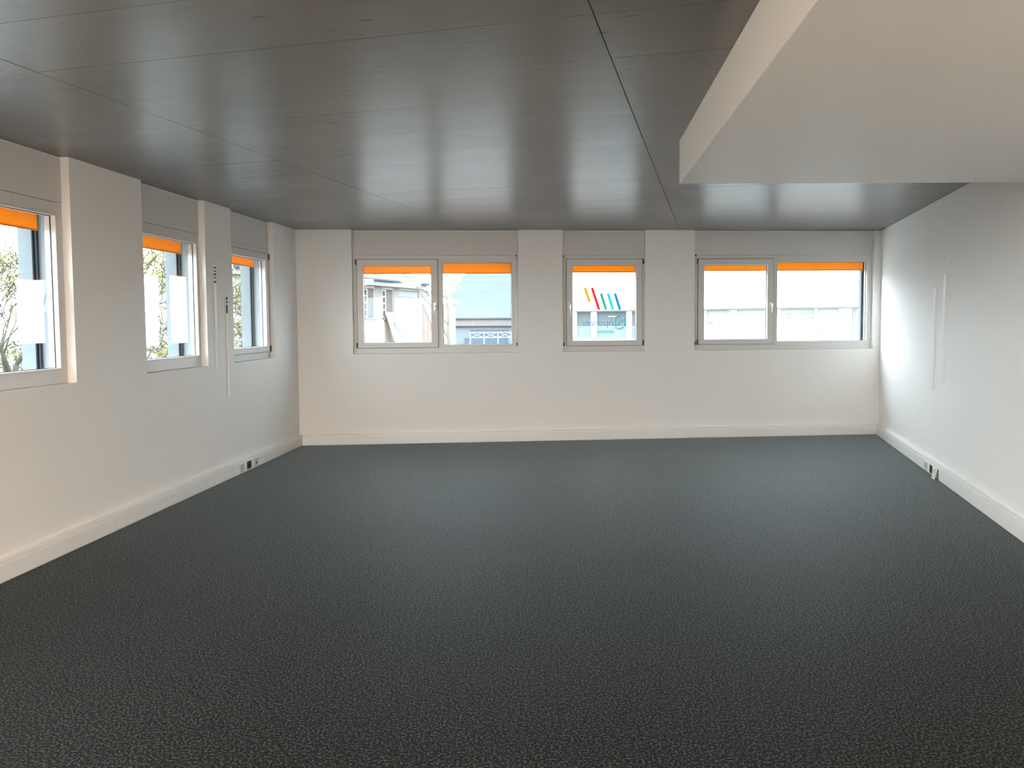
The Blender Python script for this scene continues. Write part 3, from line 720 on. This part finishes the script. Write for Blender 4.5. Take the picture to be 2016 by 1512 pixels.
# green ring and lettering on the shop pane
ring = MB(); cx_, cz_ = 1.33 * K3, sc(1.435, K3)
ring.tube([(cx_ + 0.36 * math.cos(t * math.pi / 12), 0.03, cz_ + 0.42 * math.sin(t * math.pi / 12)) for t in range(25)], 0.035, 8, cap=False)
ring.build('ring_sign', 'mint', shop, label='mint green ring sign')
for k in range(11):
    x = 0.70 * K3 + k * 0.104
    MB().box(x, x + 0.07, 0.05, 0.07, sc(1.145, K3), sc(1.145, K3) + (0.12, 0.17, 0.13, 0.16)[k % 4]).build('letter_mark', 'mint', shop)
MB().box(1.01 * K3, 1.27 * K3, 0.03, 0.09, sc(1.565, K3), sc(1.595, K3)).build('pendant_lamp', 'board', shop)
for (a, b2, z0, z1_, mtl) in ((3.76, 4.2, 1.33, 1.70, 'poster_y'), (3.63, 3.9, 1.37, 1.41, 'poster_t'), (5.66, 5.80, 1.50, 1.62, 'poster_t'), (5.66, 5.80, 1.36, 1.47, 'poster_y'), (6.0, 6.3, 1.50, 1.63, 'poster_t'), (6.62, 6.80, 1.27, 1.55, 'mint_pale'), (6.34, 6.72, 1.13, 1.19, 'mint_pale'), (7.16, 7.22, 1.0, 1.66, 'poster_t')):
    MB().box(a * K3, b2 * K3, 0.05, 0.08, sc(z0, K3), sc(z1_, K3)).build('poster', mtl, shop)

# bare trees
def tree(name, x, y, height, mtl, label, spread=0.55, depth=5, first=0.25, leaf=None, seed=1, leaves=0, trunk_r=0.09, group=None, nb=3, minr=0.005, wobble=0.17):
    rnd = random.Random(seed)
    root = empty(name, Matrix.Translation((x, y, GZ))); tag(root, label, 'tree', group)
    tr, tw, tips = MB(), MB(), []
    def grow(p, d, L, r, lev):
        pts = [p]; rr = [r]; q = p.copy(); dd = d.copy(); n = 4
        for i in range(n):
            dd = (dd + Vector((rnd.uniform(-1, 1), rnd.uniform(-1, 1), rnd.uniform(-0.35, 0.6))) * (wobble if lev == 0 else 0.17)).normalized()
            q = q + dd * (L / n); pts.append(q.copy()); rr.append(max(minr, r * (1 - 0.42 * (i + 1) / n)))
        (tr if lev < 2 else tw).tube(pts, rr, 6 if lev < 2 else 4, cap=True)
        if lev >= depth: tips.append(pts[-1]); tips.append(pts[2]); return
        for c in range(nb + (1 if lev < 2 else 0)):
            i = rnd.choice((2, 3, 4)) if c else 4
            a = rnd.uniform(0, 2 * math.pi)
            side = dd.orthogonal().normalized(); side.rotate(Matrix.Rotation(a, 3, dd))
            nd = (dd + side * rnd.uniform(0.5, 1.3) * spread * 1.6 + Vector((0, 0, 0.12))).normalized()
            grow(pts[i], nd, L * rnd.uniform(0.58, 0.85), rr[i] * (0.85 if c == 0 else 0.62), lev + 1)
    grow(Vector((0, 0, 0)), Vector((0.03, 0, 1)), height * first + 0.3, trunk_r, 0)
    tr.build('trunk', mtl, root, smooth=True); t = tw.build('branches', mtl, root); t['kind'] = 'stuff'
    if leaves:
        lf = MB()
        for _ in range(leaves):
            p = rnd.choice(tips) + Vector((rnd.gauss(0, .09), rnd.gauss(0, .09), rnd.gauss(0, .09)))
            u = Vector((rnd.gauss(0, 1), rnd.gauss(0, 1), rnd.gauss(0, 1))).normalized(); w = u.orthogonal().normalized(); s_ = rnd.uniform(0.02, 0.05)
            lf.add([p - u * s_, p + w * s_ * .5, p + u * s_, p - w * s_ * .5], [(0, 1, 2, 3)])
        l = lf.build('leaves', leaf, root); l['kind'] = 'stuff'
    return root
tree('bare_tree', -2.38, 30.0, 4.6, 'bark_pale', 'small bare tree in front of the slate-roofed building', 0.46, 5, 0.40, 'leaf_y', 12, 0, 0.085, nb=2, minr=0.008, wobble=0.06)
TG = 'bare trees outside the left wall'
for i, (x, y, h_, lb) in enumerate(((-11.0, 16.8, 10.0, 'twiggy tree seen through the window cut by the left picture edge'), (-6.25, 13.9, 8.5, 'twiggy tree seen through the pane with two white sheets'),
                                     (-6.0, 18.0, 8.0, 'twiggy tree seen through the left wall window with the dark handle'))):
    tree('bare_tree', x, y, h_, 'bark', lb, 0.50, 6, 0.12, 'leaf_y', 20 + i, 3000, 0.10, TG, nb=3, minr=0.0065)

def hedge(x0, x1, y, z1, label, seed):
    rnd = random.Random(seed); mb = MB()
    root = empty('low_hedge', Matrix.Translation(((x0 + x1) / 2, y, GZ))); tag(root, label, 'hedge')
    w = (x1 - x0) / 2
    for _ in range(5200):
        p = Vector((rnd.uniform(-w, w), rnd.gauss(0, 0.28), (z1 - GZ) * rnd.random() ** 0.6 + rnd.gauss(0, 0.05)))
        u = Vector((rnd.gauss(0, 1), rnd.gauss(0, 1), rnd.gauss(0, 1))).normalized(); q = u.orthogonal().normalized(); s_ = rnd.uniform(0.03, 0.075)
        mb.add([p - u * s_, p + q * s_ * .55, p + u * s_, p - q * s_ * .55], [(0, 1, 2, 3)])
    l = mb.build('foliage', 'leaf_g', root); l['kind'] = 'stuff'
    st = MB()
    for _ in range(60):
        x = rnd.uniform(-w, w); st.tube([(x, 0, 0), (x + rnd.gauss(0, .1), rnd.gauss(0, .2), (z1 - GZ) * .8)], 0.012, 4)
    s_ = st.build('stems', 'bark', root); s_['kind'] = 'stuff'
hedge(-16.5, -5.0, 21.5, 1.02, 'low olive hedge under the bare trees outside the left wall', 5)
